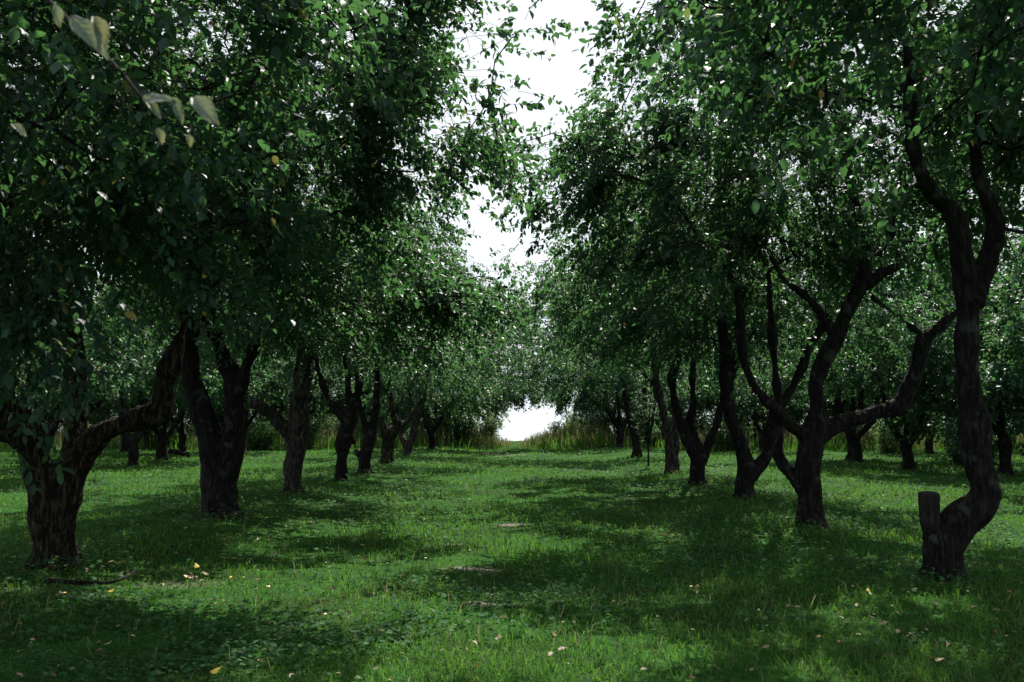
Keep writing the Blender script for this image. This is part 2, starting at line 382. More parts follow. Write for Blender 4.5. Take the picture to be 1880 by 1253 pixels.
def build_tree(name, label, basepx, limbs, lobes, natt=170, nspr=18, detail=1, voxel=.03, seed=1, mat=None, mats=None,
               leafsize=.088, group=None, stuffleaf=0, world=None, cat='tree', extra=None, m=12, amp=.026, srange=.38):
    """limbs: lists of (x px, y px, radius px, depth offset m); lobes: world ellipsoids relative to the tree's foot."""
    g = np.random.default_rng(seed)
    if world is not None: base = np.array([world[0], world[1], float(terrain(world[0], world[1]))])
    else: base = ground_at(*basepx)
    d0 = float(project(base)[2])
    root = empty(name, base.tolist()); tag(root, label, cat, group)
    parts, seeds, srad = [], [], []
    for li, lb in enumerate(limbs):
        q = []
        if world is not None:
            for p in lb: q.append((*(base + np.array(p[:3])), p[3]))
        else:
            for k, p in enumerate(lb):
                off = p[3] if len(p) > 3 else 0
                w3 = P(p[0], p[1], d0 + off); q.append((*w3, p[2] * (d0 + off) / F))
        q = np.array(q)
        c = catmull(q, .09 if d0 < 40 else .2)
        if li == 0:                                         # root flare going into the soil
            c0 = c[0].copy(); c0[2] -= .35; c0[3] *= 1.35; c1 = c[0].copy(); c1[2] -= .05; c1[3] *= 1.18
            c = np.vstack([c0, c1, c[1:]])
            for a in range(6):
                an = a * 1.05 + g.uniform(-.3, .3); rr = q[0][3]
                dv = np.array([math.cos(an), math.sin(an), 0])
                b3 = q[0][:3]
                pr = np.array([b3 + dv * rr * .45 + [0, 0, rr * .9], b3 + dv * rr * .85 + [0, 0, rr * .1], b3 + dv * rr * 1.5 + [0, 0, -rr * .35]])
                parts.append(tube(pr, [rr * .42, rr * .36, rr * .16], 8))
        parts.append(tube(c[:, :3], np.maximum(c[:, 3] * .94, .012), 12 if d0 < 25 else 8))
        zt = c[:, 2] - base[2]
        for k in range(0, len(c), 4):
            if zt[k] > 1.9 or (k > len(c) * .75 and li > 0 and zt[k] > 1.3): seeds.append(c[k, :3]); srad.append(c[k, 3])
        if zt[-1] > 1.2: seeds.append(c[-1, :3]); srad.append(c[-1, 3])
    spur = []
    for _ in range(16 if d0 < 30 else 5):
        lb = g.integers(0, len(parts)); tv = parts[lb][0]
        if len(tv) < 80: continue
        sd_ = 12 if d0 < 25 else 8; nr = (len(tv) - 2) // sd_; k = g.integers(nr // 4, nr); ring = tv[k * sd_:(k + 1) * sd_]; cc = ring.mean(0)
        rr = np.linalg.norm(ring - cc, axis=1).mean(); dv = norm(ring[g.integers(sd_)] - cc)
        if cc[2] - base[2] < .5: continue
        if g.random() < .4:
            e = cc + dv * (rr + g.uniform(.02, .10)); parts.append(tube(np.array([cc, (cc + e) / 2, e]), [rr * .55, rr * .5, rr * g.uniform(.25, .45)], 8))
        else:
            ln_ = g.uniform(.25, .8); p1_ = cc + dv * (rr + ln_ * .4) + [0, 0, ln_ * .1]; p2_ = p1_ + (dv * .4 + [g.normal() * .3, g.normal() * .3, .5]) * ln_ * .6
            spur.append(tube(np.array([cc, p1_, p2_]), [.012, .007, .003], 4, False))
            for q in range(2):
                s0 = p1_ + (p2_ - p1_) * g.random(); spur.append(tube(np.array([s0, s0 + g.normal(size=3) * .10 + [0, 0, .03]]), [.004, .002], 3, False))
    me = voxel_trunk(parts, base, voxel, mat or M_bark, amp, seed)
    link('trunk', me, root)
    lw = [(base[0] + l[0], base[1] + l[1], l[2], *l[3:6]) for l in lobes]
    att = sample_lobes(lw, natt, g)
    att[:, 2] = np.maximum(att[:, 2], base[2] + .9)
    nodes, parent, r = grow(seeds, srad, att, g)
    bp = list(spur)
    sd = 6 if detail >= 2 else (5 if detail == 1 else 3)
    mids = []
    for i in range(len(seeds), len(nodes)):
        a, b = nodes[parent[i]], nodes[i]; L_ = np.linalg.norm(b - a); ra = min(r[parent[i]], max(r[i] * 1.35, .008))
        j = g.normal(size=(2, 3)) * L_ * .07
        sag = np.array([0, 0, L_ * .06])
        gp = parent[parent[i]] if parent[i] >= 0 else -1
        pd = norm(a - nodes[gp]) if gp >= 0 else norm(b - a)
        pts = [a, a + (b - a) * .22 + pd * L_ * .13 + j[0] * .6 + sag, a + (b - a) * .62 + pd * L_ * .08 + j[1] + sag, b]
        mids += [(pts[1], b - a), (pts[2], b - a)]
        bp.append(tube(np.array(pts), [ra, ra * .9 + r[i] * .1, (ra + r[i]) / 2, r[i] * .95], sd, False))
    # twigs with leaves
    A = np.array(nodes[len(seeds):]); C = np.mean(A, axis=0)
    n = natt * nspr
    wt = g.gamma(1.6, 1.0, len(A)) + .25; pick = g.choice(len(A), n, p=wt / wt.sum())
    tone = g.normal(0, .13, len(A))[pick]
    S = A[pick] + np.clip(g.normal(size=(n, 3)), -2, 2) * srange * .5
    mp_ = np.array([q[0] for q in mids]); pk = g.integers(0, len(mp_), n // 3)
    S[:n // 3] = mp_[pk] + g.normal(size=(n // 3, 3)) * .10
    Cc = C + (A[pick] - C) * .4
    D = norm(norm(S - Cc) * .9 + g.normal(size=(n, 3)) * .55 + np.array([0, 0, -.12]))
    Ln = g.uniform(.16, .40, n) * (srange / .34)
    pos, Dd, Bb, Nn, sz, vv = sprigs(S, D, Ln, m, leafsize, g)
    vv = np.where(vv > .95, vv, np.clip(vv + np.repeat(tone, m), 0, .93))
    px, py, dd = project(pos)
    vis = (dd > .5) & (px > -260) & (px < 2140) & (py > -260) & (py < 1500)
    Lp = []
    if detail >= 1:                                         # the twigs themselves
        ts = S if detail >= 2 else S[:n // 2]; m2 = len(ts)
        a, b = ts, ts + D[:m2] * Ln[:m2, None] + np.array([0, 0, -.28]) * Ln[:m2, None]
        bk = A[pick[:m2]]; a0 = a + (bk - a) * .35
        u = norm(np.cross(D[:m2], np.array([.2, .3, .9]))); v = np.cross(D[:m2], u)
        ring = [np.cos(x) * u + np.sin(x) * v for x in (0, 2.09, 4.19)]
        VV = np.stack([a0 + ring[0] * .003, a0 + ring[1] * .003, a0 + ring[2] * .003, a + ring[0] * .0026, a + ring[1] * .0026, a + ring[2] * .0026, b + ring[0] * .0015], 1)
        TT = np.array([(0, 1, 4), (0, 4, 3), (1, 2, 5), (1, 5, 4), (2, 0, 3), (2, 3, 5), (3, 4, 6), (4, 5, 6), (5, 3, 6)])
        bp.append((VV.reshape(-1, 3), (TT[None] + (np.arange(m2) * 7)[:, None, None]).reshape(-1, 3)))
    BV, BT = merge(bp)
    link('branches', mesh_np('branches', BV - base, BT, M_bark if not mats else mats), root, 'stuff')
    # the leaves: largest in view as single parts, the rest one mass
    order = np.arange(len(pos))
    if stuffleaf:
        inn = (dd > 1) & (px > 0) & (px < 1880) & (py > 0) & (py < 1253)
        key = np.where(inn, sz / np.maximum(dd, .1), -1); top = np.argsort(-key)[:stuffleaf]
        leaf_parts(root, base, pos[top], Dd[top], Bb[top], Nn[top], sz[top], vv[top], stuffleaf)
        keep = np.ones(len(pos), bool); keep[top] = False
        pos, Dd, Bb, Nn, sz, vv, vis = [q[keep] for q in (pos, Dd, Bb, Nn, sz, vv, vis)]
    tm = {2: T8, 1: T4, 0: T2}[detail]
    groups = [(vis, tm), (~vis, T2)] if detail else [(np.ones(len(pos), bool), T2)]
    Vs, Ts, As, k = [], [], [], 0
    for mk, tt in groups:
        if not mk.any(): continue
        thin = mk
        sc_ = 1.0
        if tt is T2 and detail: thin = mk & (g.random(len(mk)) < .6); sc_ = 1.3
        v_, t_, a_ = leaves_mesh(pos[thin], Dd[thin], Bb[thin], Nn[thin], sz[thin] * sc_, vv[thin], tt)
        Vs.append(v_); Ts.append(t_ + k); As.append(a_); k += len(v_)
    link('crown', mesh_np('crown', np.concatenate(Vs) - base, np.concatenate(Ts), M_leaf, {'var': np.concatenate(As)}), root, 'stuff')
    return root, base

def copy_tree(root, loc, rz, s, label, group=None):
    r = root.copy(); col.objects.link(r); r.location = loc; r.rotation_euler = (0, 0, rz); r.scale = s
    r['label'] = label
    if group: r['group'] = group
    for ch in list(root.children):
        if ch.name.startswith('leaf'): continue
        c = ch.copy(); col.objects.link(c); c.parent = r
    return r

# lobes: (dx, dy, z, rx, ry, rz) ; dx towards +X
def lobes_left(reach=3.6, top=8.0, low=2.7, w=2.6):
    return [(0, 0, 5.4, w, w, top - 5.6), (-1.8, .4, 4.6, 2.0, 2.4, 1.9), (1.6, .2, 4.7, 2.0, 2.3, 1.8), (reach - 1.2, -.3, low + 1.1, 1.3, 1.9, 1.1),
            (.3, -1.6, 4.0, 1.8, 1.4, 1.4), (.2, 1.7, 4.3, 1.9, 1.4, 1.5)]
GL, GR = 'old apple trees of the left row', 'old apple trees of the right row'
def mir(lobes): return [(-l[0], *l[1:]) for l in lobes]

# ---------------- left row
build_tree('apple_tree', 'broad double-stemmed apple tree with sunlit warm bark, nearest at left edge of grass', (98, 1040),
  [[(98, 1045, 43), (99, 1000, 41), (97, 940, 38), (90, 890, 35), (60, 835, 25, -.1), (30, 790, 22, -.2), (5, 730, 19, -.3), (-20, 640, 17, -.3), (-10, 500, 15, -.2), (20, 340, 11, 0)],
   [(105, 950, 32), (125, 865, 29), (135, 790, 22, .2), (145, 700, 17, .4), (135, 600, 17, .5), (110, 480, 14, .6), (95, 350, 10, .8), (140, 200, 8, 1.0)],
   [(120, 920, 28), (140, 855, 26), (168, 812, 23), (214, 783, 20), (265, 767, 19), (306, 752, 22), (300, 712, 19), (318, 660, 16), (336, 605, 12, .1), (345, 545, 8, .4), (350, 490, 5, .7)],
   [(20, 800, 15, -.1), (-30, 740, 12, -.5), (-90, 620, 10, -1)]],
  [(0, 0, 5.6, 2.6, 2.6, 2.4), (-2, 0, 4.6, 2.0, 2.4, 1.9), (1.9, 0, 4.7, 1.9, 2.0, 1.7), (3.4, -.5, 5.0, 1.5, 1.7, 1.4), (2.6, .2, 6.2, 1.8, 1.8, 1.3), (3.6, .4, 6.3, 1.2, 1.3, 1.0), (4.4, -.3, 4.3, .9, 1.0, .5), (2.1, -1.6, 2.7, .45, .4, .5), (0, -1.3, 3.2, 1.6, .8, .8), (1.3, -1.7, 4.1, 1.5, .9, 1.2), (2.0, -.6, 3.4, 1.1, 1.0, .8),
   (.9, -1.7, 3.9, 1.8, 1.1, 1.0), (-1.0, -2.0, 3.0, 1.1, .9, 1.0), (2.9, .2, 3.6, 1.0, 1.2, .7), (.2, 1.8, 4.4, 1.9, 1.4, 1.5)],
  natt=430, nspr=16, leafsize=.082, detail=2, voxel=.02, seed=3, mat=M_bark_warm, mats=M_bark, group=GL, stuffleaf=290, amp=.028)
build_tree('apple_tree', 'thick dark forked apple tree trunk, second in left row beside the broad sunlit one', (405, 945),
  [[(405, 948, 33), (403, 905, 34), (400, 868, 33), (385, 800, 23), (366, 740, 21), (352, 690, 19), (346, 625, 18), (368, 575, 17), (435, 533, 16), (515, 500, 14, .3), (600, 470, 11, .6)],
   [(415, 880, 26), (427, 810, 23), (431, 745, 20), (424, 690, 18, .2), (400, 630, 14, .4), (370, 520, 11, .5), (340, 400, 8, .6)],
   [(432, 760, 14), (448, 690, 13, .1), (480, 610, 12, .2), (540, 530, 10, .4), (590, 420, 7, .7)],
   [(405, 850, 26), (378, 890, 12, -.1)]],
  lobes_left(4.6, 8.2, 2.4), natt=280, nspr=17, detail=1, voxel=.022, seed=4, group=GL, stuffleaf=120)
build_tree('apple_tree', 'apple tree with pale broken limb leaning left, third in left row', (535, 905),
  [[(535, 907, 19), (539, 860, 17), (544, 815, 20), (549, 770, 20), (552, 730, 16), (562, 685, 16), (575, 635, 15), (586, 590, 12), (592, 520, 10), (600, 430, 7)],
   [(545, 815, 17), (519, 782, 14), (492, 757, 12), (474, 744, 11), (458, 738, 6)],
   [(543, 770, 11, .3), (547, 700, 10, .5), (556, 620, 7, .5), (550, 560, 6, .5)]],
  lobes_left(4.3, 8.0, 2.5), natt=240, nspr=16, detail=1, voxel=.025, seed=5, mat=M_bark_pale, mats=M_bark, group=GL, stuffleaf=0)
build_tree('apple_tree', 'slim knotty apple tree with limb bending left, fourth in left row', (625, 883),
  [[(625, 885, 12), (628, 845, 11), (631, 815, 15), (641, 782, 14), (646, 760, 13), (656, 725, 8), (659, 690, 7), (655, 640, 6), (650, 560, 5)],
   [(640, 780, 10), (628, 762, 9), (606, 740, 7), (592, 705, 7), (580, 670, 6), (570, 610, 5)],
   [(642, 765, 8), (640, 730, 7), (638, 690, 5), (630, 620, 4)], [(645, 812, 8), (652, 806, 5)]],
  lobes_left(4.0, 8.0, 2.5), natt=170, nspr=13, detail=1, voxel=.028, seed=6, group=GL)
build_tree('apple_tree', 'dark apple tree with a cut stub on its left side, fifth in left row', (670, 868),
  [[(670, 869, 13), (671, 840, 12), (678, 805, 13), (688, 765, 9), (692, 720, 8), (690, 680, 7), (680, 600, 5)],
   [(668, 850, 9), (656, 832, 6), (652, 826, 4)], [(672, 795, 8), (668, 770, 7), (660, 745, 6), (655, 690, 5)]],
  lobes_left(3.8, 7.8, 2.4), natt=160, nspr=13, detail=0, voxel=.03, seed=7, group=GL, leafsize=.088)
build_tree('apple_tree', 'short stout apple tree with sunlit broken stub, sixth in left row', (712, 850),
  [[(712, 851, 12), (712, 825, 12), (716, 797, 13), (728, 785, 7), (722, 762, 6), (718, 735, 6), (714, 695, 5), (710, 620, 4)],
   [(708, 800, 10), (703, 782, 7), (699, 766, 4)], [(722, 800, 7), (734, 780, 5), (732, 772, 4)]],
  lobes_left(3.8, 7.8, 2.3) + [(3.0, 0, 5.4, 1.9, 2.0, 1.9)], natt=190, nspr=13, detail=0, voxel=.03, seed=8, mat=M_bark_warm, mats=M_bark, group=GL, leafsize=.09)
build_tree('apple_tree', 'thin apple tree forking near the ground, seventh and smallest in left row', (750, 835),
  [[(750, 837, 9), (750, 822, 9), (759, 795, 7), (767, 765, 7), (775, 735, 7), (781, 700, 6), (790, 620, 4)],
   [(747, 822, 7), (736, 800, 5), (739, 782, 5), (751, 770, 5), (754, 745, 4), (746, 715, 4), (740, 650, 3)], [(760, 770, 3), (756, 735, 3), (748, 710, 2)]],
  lobes_left(3.8, 7.6, 2.0) + [(3.6, 0, 5.0, 2.0, 2.0, 2.2), (1.5, 0, 3.0, 1.8, 1.6, 1.2)], natt=230, nspr=14, detail=0, voxel=.035, seed=9, mat=M_bark_pale, mats=M_bark, group=GL, leafsize=.095)

# ---------------- right row
build_tree('apple_tree', 'crooked apple tree with sawn upright stub and elbow bend, nearest at right edge', (1735, 1063),
  [[(1735, 1065, 37), (1729, 1020, 35), (1735, 988, 36), (1762, 960, 34), (1796, 930, 33), (1810, 903, 31), (1802, 872, 28), (1795, 835, 26), (1786, 760, 24), (1776, 680, 23), (1774, 600, 24), (1778, 545, 27)],
   [(1718, 1012, 20), (1709, 970, 18), (1708, 960, 15)],
   [(1722, 1015, 30), (1730, 975, 27), (1752, 948, 24), (1790, 922, 22)],
   [(1790, 920, 30), (1822, 910, 22), (1836, 913, 15)],
   [(1772, 560, 22), (1765, 470, 22), (1757, 405, 20), (1728, 372, 17), (1697, 330, 15, -.1), (1677, 275, 12, -.1), (1671, 200, 10, -.1), (1668, 110, 8, 0), (1640, 20, 6, .1)],
   [(1785, 560, 20, .1), (1808, 490, 18, .2), (1828, 435, 19, .2), (1822, 385, 14, .3), (1800, 340, 11, .3), (1790, 280, 9, .4), (1800, 180, 7, .5), (1830, 60, 5, .5)]],
  [(0, 0, 6.2, 2.6, 2.4, 1.9), (-1.4, .2, 5.6, 1.5, 2.0, 1.3), (2.0, .2, 5.2, 1.9, 2.2, 1.9), (1.3, 1.5, 4.6, 1.7, 1.4, 1.4), (-1.9, -.6, 4.6, 1.2, 1.0, .7),
   (.6, -1.2, 5.3, 1.6, 1.1, .9), (2.6, -.6, 3.4, 1.2, 1.3, 1.2)],
  natt=260, nspr=14, detail=2, voxel=.02, seed=13, group=GR, stuffleaf=290, amp=.022)
build_tree('apple_tree', 'large dark apple tree with many twisting limbs and knob, second in right row', (1490, 968),
  [[(1490, 970, 27), (1488, 920, 25), (1485, 860, 25), (1492, 800, 26), (1503, 745, 18), (1496, 706, 17), (1511, 668, 17), (1537, 615, 17), (1562, 560, 15), (1580, 520, 14), (1586, 470, 13), (1576, 400, 10, .1), (1560, 330, 8, .2), (1550, 240, 6, .3)],
   [(1484, 830, 18), (1478, 802, 15), (1455, 785, 14), (1426, 756, 13), (1400, 730, 12), (1380, 700, 10), (1366, 660, 8), (1360, 600, 7), (1350, 520, 5)],
   [(1482, 915, 14), (1462, 880, 12, .1), (1440, 855, 11, .2), (1428, 830, 11, .2), (1432, 790, 10, .3), (1427, 720, 8, .4), (1418, 620, 6, .4), (1410, 500, 5, .4)],
   [(1505, 800, 21), (1535, 780, 18), (1570, 768, 16), (1612, 758, 15), (1650, 745, 15), (1672, 705, 15), (1687, 655, 15), (1696, 628, 16), (1722, 603, 12), (1755, 574, 10), (1790, 530, 9, .1), (1830, 480, 7, .2)],
   [(1588, 525, 9), (1622, 498, 8), (1655, 488, 7)],
   [(1523, 612, 8), (1504, 572, 7), (1474, 540, 7), (1440, 515, 6), (1415, 470, 5)],
   [(1583, 480, 8), (1625, 455, 6, .2), (1640, 400, 5, .3), (1650, 330, 4, .4)],
   [(1700, 620, 6), (1660, 590, 4, .1), (1600, 545, 3, .2)]],
  mir([(0, 0, 6.3, 2.6, 2.4, 1.9), (-1.8, .4, 5.2, 2.0, 2.4, 1.7), (1.5, .2, 5.6, 1.8, 2.1, 1.6), (2.9, -.2, 4.9, 1.2, 1.7, 1.5), (.4, 1.6, 4.9, 1.8, 1.3, 1.4), (-1.2, .8, 4.6, 1.6, 1.6, 1.2), (2.3, -.3, 3.9, 1.2, 1.6, 1.1)]),
  natt=260, nspr=17, detail=1, voxel=.02, seed=14, group=GR, stuffleaf=120)
build_tree('apple_tree', 'apple tree forking into wide V from low trunk, third in right row', (1367, 915),
  [[(1367, 917, 18), (1368, 885, 17), (1369, 855, 17), (1359, 812, 14), (1342, 762, 12), (1331, 705, 12), (1331, 650, 12), (1326, 600, 9), (1320, 540, 7), (1315, 440, 5)],
   [(1378, 875, 14), (1394, 855, 12), (1412, 825, 10), (1422, 785, 9), (1436, 742, 9), (1456, 708, 9), (1476, 668, 8), (1492, 628, 8), (1512, 598, 9), (1522, 570, 8), (1512, 500, 6), (1520, 445, 5)],
   [(1335, 740, 8), (1345, 690, 6), (1352, 650, 5), (1350, 590, 4)]],
  mir(lobes_left(4.0, 8.0, 2.9)), natt=240, nspr=16, detail=1, voxel=.025, seed=15, group=GR)
build_tree('apple_tree', 'apple tree with three upright limbs spreading from short base, fourth in right row', (1282, 890),
  [[(1282, 892, 16), (1280, 862, 15), (1277, 838, 15), (1263, 812, 11), (1249, 775, 9), (1239, 735, 8), (1233, 695, 8), (1244, 662, 6), (1250, 600, 5), (1240, 520, 4)],
   [(1282, 835, 11), (1276, 800, 9), (1268, 770, 9), (1273, 740, 7), (1272, 685, 7), (1276, 640, 5), (1280, 560, 4)],
   [(1288, 850, 10), (1299, 825, 9), (1311, 790, 8), (1324, 752, 7), (1335, 700, 6), (1340, 620, 5)]],
  mir(lobes_left(4.3, 8.3, 2.7)), natt=190, nspr=14, detail=1, voxel=.028, seed=16, group=GR)
build_tree('apple_tree', 'pale-barked apple tree leaning left with thin arching branch, fifth in right row', (1232, 868),
  [[(1233, 870, 12), (1231, 842, 11), (1226, 800, 9), (1219, 760, 8), (1209, 722, 8), (1203, 682, 7), (1201, 650, 6), (1195, 580, 4)],
   [(1207, 712, 4), (1187, 692, 4), (1166, 668, 3.5), (1130, 650, 2.5), (1105, 655, 2)], [(1204, 690, 5), (1214, 660, 4), (1222, 620, 3)],
   [(1240, 868, 8, .5), (1242, 830, 7, .8), (1240, 790, 6, .9), (1235, 700, 5, 1)]],
  mir(lobes_left(4.4, 8.2, 2.8)), natt=180, nspr=14, detail=1, voxel=.028, seed=17, mat=M_bark_pale, mats=M_bark, group=GR)
build_tree('apple_tree', 'dim apple tree behind the bare sapling, sixth in right row', (1170, 840),
  [[(1170, 842, 10), (1168, 815, 9), (1160, 780, 7), (1150, 740, 6), (1140, 680, 5)], [(1168, 810, 7), (1180, 770, 5), (1185, 710, 4)]],
  mir(lobes_left(4.8, 8.6, 2.2) + [(2.8, 0, 5.0, 2.0, 2.0, 2.3)]), natt=230, nspr=14, detail=0, voxel=.035, seed=18, group=GR, leafsize=.092)

# ---------------- nearest trees: trunks outside the picture, their boughs hang into it
rootL0, baseL0 = build_tree('apple_tree', 'apple tree whose dark boughs hang into the upper left corner', None,
  [[(0, 0, 0, .26), (.05, 0, .8, .22), (.15, .1, 1.5, .2), (.5, .2, 2.3, .14), (.8, .3, 3.2, .08)],
   [(.1, 0, 1.3, .16), (-.5, .1, 2.2, .13), (-1, .3, 3.4, .1), (-1.4, .3, 5.0, .06)],
   [(.1, 0, 1.6, .12), (.3, -.9, 2.4, .1), (.8, -1.8, 3.3, .07)], [(.1, .1, 1.7, .12), (.3, 1.0, 2.9, .1), (.5, 1.8, 4.2, .06)]],
  [(0, 0, 5.2, 2.4, 2.4, 2.2), (1.9, .6, 4.6, 1.8, 1.6, 1.3), (2.9, .9, 4.9, 1.4, 1.3, 1.3), (1.6, 1.6, 3.5, 1.1, 1.1, .9), (-1.8, 0, 4.5, 1.8, 2, 1.7), (1.0, -1.0, 3.9, 1.3, 1.2, 1.0), (1.2, 1.0, 2.3, .6, .7, .9), (1.0, 1.2, 2.0, .4, .6, .8), (2.4, 1.9, 2.4, .45, .5, .5), (2.6, .4, 3.4, .9, .9, .7)],
  natt=250, nspr=13, detail=2, voxel=.035, seed=21, group=GL, stuffleaf=290, world=(-5.1, 6.0))
build_tree('apple_tree', 'apple tree whose thin drooping boughs hang into the upper right corner', None,
  [[(0, 0, 0, .24), (-.05, 0, .9, .2), (-.1, .1, 1.6, .18), (-.5, .2, 2.6, .13), (-1.1, .4, 3.6, .09), (-1.9, .5, 4.2, .06), (-2.7, .6, 4.3, .035)],
   [(0, 0, 1.5, .15), (.6, .1, 2.4, .12), (1.1, .3, 3.6, .09), (1.4, .3, 5.2, .05)],
   [(-.1, 0, 1.6, .12), (-.2, .9, 2.9, .09), (-.5, 1.8, 3.9, .05)], [(0, 0, 1.6, .12), (-.1, -.9, 2.9, .1), (-.4, -1.6, 4.1, .06)]],
  [(0, 0, 5.4, 2.3, 2.3, 1.9), (-1.7, .3, 4.8, 1.5, 1.5, 1.0), (-2.6, .5, 3.9, 1.1, .9, .8), (-1.6, 1.0, 3.7, 1.2, 1.0, .7), (1.8, 0, 4.6, 1.8, 2, 1.7), (-3.1, .6, 4.5, .7, .6, .5)],
  natt=180, nspr=8, detail=2, voxel=.035, seed=22, group=GR, stuffleaf=290, world=(4.6, 5.2))

r1 = [o for o in bpy.data.objects if o.get('label', '').startswith('crooked apple tree with sawn')][0]
b1_ = np.array(r1.location); d1_ = float(project(b1_)[2]); q = []
for (x, y, rp) in ((1712, 985, 12), (1708, 962, 17), (1706, 935, 18), (1706, 912, 18), (1706, 906, 17.5)): q.append((*P(x, y, d1_), rp * d1_ / F))
q = catmull(np.array(q), .03); link('cut_stub', voxel_trunk([tube(q[:, :3], q[:, 3], 14)], b1_, .012, M_cut, .006, 4.4), r1)['label'] = 'sawn upright stub of grey weathered wood'
# the pale twig close to the lens, upper left, a bough of the nearest left tree
def local(p): return np.array(p) - baseL0
tw = catmull([P(-60, -150, 3.6), P(60, -30, 2.9), P(118, 28, 2.6), P(185, 95, 2.5), P(225, 135, 2.45), P(262, 184, 2.42)], .05)
V, T = tube(tw - baseL0, np.linspace(.009, .0038, len(tw)), 8)
link('twig', mesh_np('twig', V, T, M_bark_pale, smooth=True), rootL0)
M_tw = [(262, 184, 318, 178, 60, -.2, .3), (315, 180, 340, 225, 50, .6, .2), (352, 180, 402, 222, 62, -.5, .6), (290, 235, 300, 262, 30, .1, .9), (268, 188, 300, 214, 32, .3, .5),
        (130, 30, 195, 92, 88, -.8, .25), (170, 30, 202, 88, 60, .4, .95), (345, 246, 352, 270, 24, .1, .9), (20, 228, 40, 240, 34, .3, .8), (100, 10, 112, 46, 40, .4, .6)]
for (x0, y0, x1, y1, ln, tilt, var) in M_tw:
    a = P(x0, y0, 2.42); b = P(x1, y1, 2.42 + tilt * .03)
    D = (b - a); s = max(np.linalg.norm(D), ln / F * 2.42); D = norm(D)
    Nn = norm(np.array([.2 + tilt * .5, -.65, .6])); D, B, Nn = [q[0] for q in leaf_frames(D[None], Nn[None])]
    tv = []; tf = []
    nu, nv = 25, 10
    for i in range(nu):
        u = i / (nu - 1); wd = (.20 if ln > 80 else .27) * math.sin(math.pi * min(u * .93 + .05, 1) ** .85) if 0 < i < nu - 1 else .012
        for j in range(nv + 1):
            q = j / nv * 2 - 1
            zz = .16 * abs(q) * wd * 2.2 - .22 * u * u + .05 * math.sin(u * 7 + q * 3 + tilt * 7) * abs(q) + .012 * math.sin((u * 6 - abs(q) * 1.2) * 6.28)
            tv.append((u, q * wd, zz))
    for i in range(nu - 1):
        for j in range(nv): k = i * (nv + 1) + j; tf.append((k, k + 1, k + nv + 2, k + nv + 1))
    tv = np.array(tv); VV = (a - baseL0) + s * (tv[:, :1] * D + tv[:, 1:2] * B + tv[:, 2:3] * Nn)
    o = link('leaf', mesh_np('leaf', VV, np.array(tf), M_pale, {'var': np.clip(var + .35 * (tv[:, 0] - .5) * (tv[:, 1] > .05), 0, 1)}, True), rootL0)
    o['label'] = 'yellowing pale leaf' if var > .8 else 'pale grey-green curled leaf'

# ---------------- second rows and trees beyond: a few kinds, copied with their parts
def far_proto(seed, world, label, group, limbs, lobes, **kw):
    return build_tree('orchard_tree', label, None, limbs, lobes, natt=kw.pop('natt', 130), nspr=kw.pop('nspr', 15), detail=0, voxel=.04, seed=seed, world=world,
                      leafsize=.125, group=group, m=10, **kw)[0]
FL = lambda s: [[(0, 0, 0, .2), (.02, 0, .45, .17), (-.05, .0, .8, .18), (-.3 * s, 0, 1.2, .12), (-.5 * s, .1, 1.9, .11), (-.45 * s, .1, 2.8, .09), (-.6 * s, .2, 4, .06)],
                [(0, 0, .8, .14), (.3 * s, .1, 1.2, .11), (.6 * s, .1, 1.7, .10), (.7 * s, .1, 2.6, .08), (1.1 * s, .2, 3.6, .05)],
                [(0, 0, .9, .10), (.1, .5, 1.7, .08), (.2, .9, 2.8, .06)]]
GB1, GB2 = 'orchard trees beyond the left row', 'orchard trees beyond the right row'
low = [(0, 0, 4.9, 2.6, 2.6, 2.4), (-1.9, 0, 3.6, 1.6, 2, 1.5), (1.9, .3, 3.6, 1.7, 2, 1.5), (0, -1.9, 3.5, 1.8, 1.4, 1.4), (0, 1.8, 3.5, 1.8, 1.4, 1.4)]
full = [(0, 0, 4.6, 3.0, 3.0, 3.0), (-1.9, 0, 2.7, 1.8, 2, 1.7), (1.9, .3, 2.6, 1.8, 2, 1.6), (0, -1.9, 2.5, 1.8, 1.4, 1.5), (0, 1.8, 2.5, 1.8, 1.4, 1.5)]
b1 = ground_at(243, 857); b2 = ground_at(1668, 865); b3 = ground_at(1573, 848); b4 = ground_at(335, 835)
p1 = far_proto(31, b1[:2], 'small tree with reddish forked trunk seen under the long left limb', GB1, FL(1), low)
p2 = far_proto(32, b2[:2], 'forked apple tree seen beneath the long horizontal limb, right background', GB2, FL(-1), low)
p3 = far_proto(33, b3[:2], 'dark spreading tree with two bent limbs before the dry grass, right background', GB2, FL(1.3), low)
p4 = far_proto(34, (-7.5, 60), 'dense tree with foliage down to the brush, left of the bright gap', 'trees at the far edge of the orchard', FL(1), full, natt=230, nspr=16)
UP = lambda s: (s, s, s)
def cp(src, x, y, rz, s, label, group): return copy_tree(src, (x, y, float(terrain(x, y))), rz, (s, s, s * random.uniform(.92, 1.08)), label, group)
cp(p2, b4[0], b4[1], 2.0, .95, 'straight dark trunk farther off between the first two left trees', GB1)
RANK = ['second', 'third', 'fourth']
ORD = ['first', 'second', 'third', 'fourth', 'fifth', 'sixth', 'seventh', 'eighth', 'ninth', 'tenth', 'eleventh', 'twelfth', 'thirteenth', 'fourteenth', 'fifteenth', 'sixteenth', 'seventeenth', 'eighteenth']
k = 0
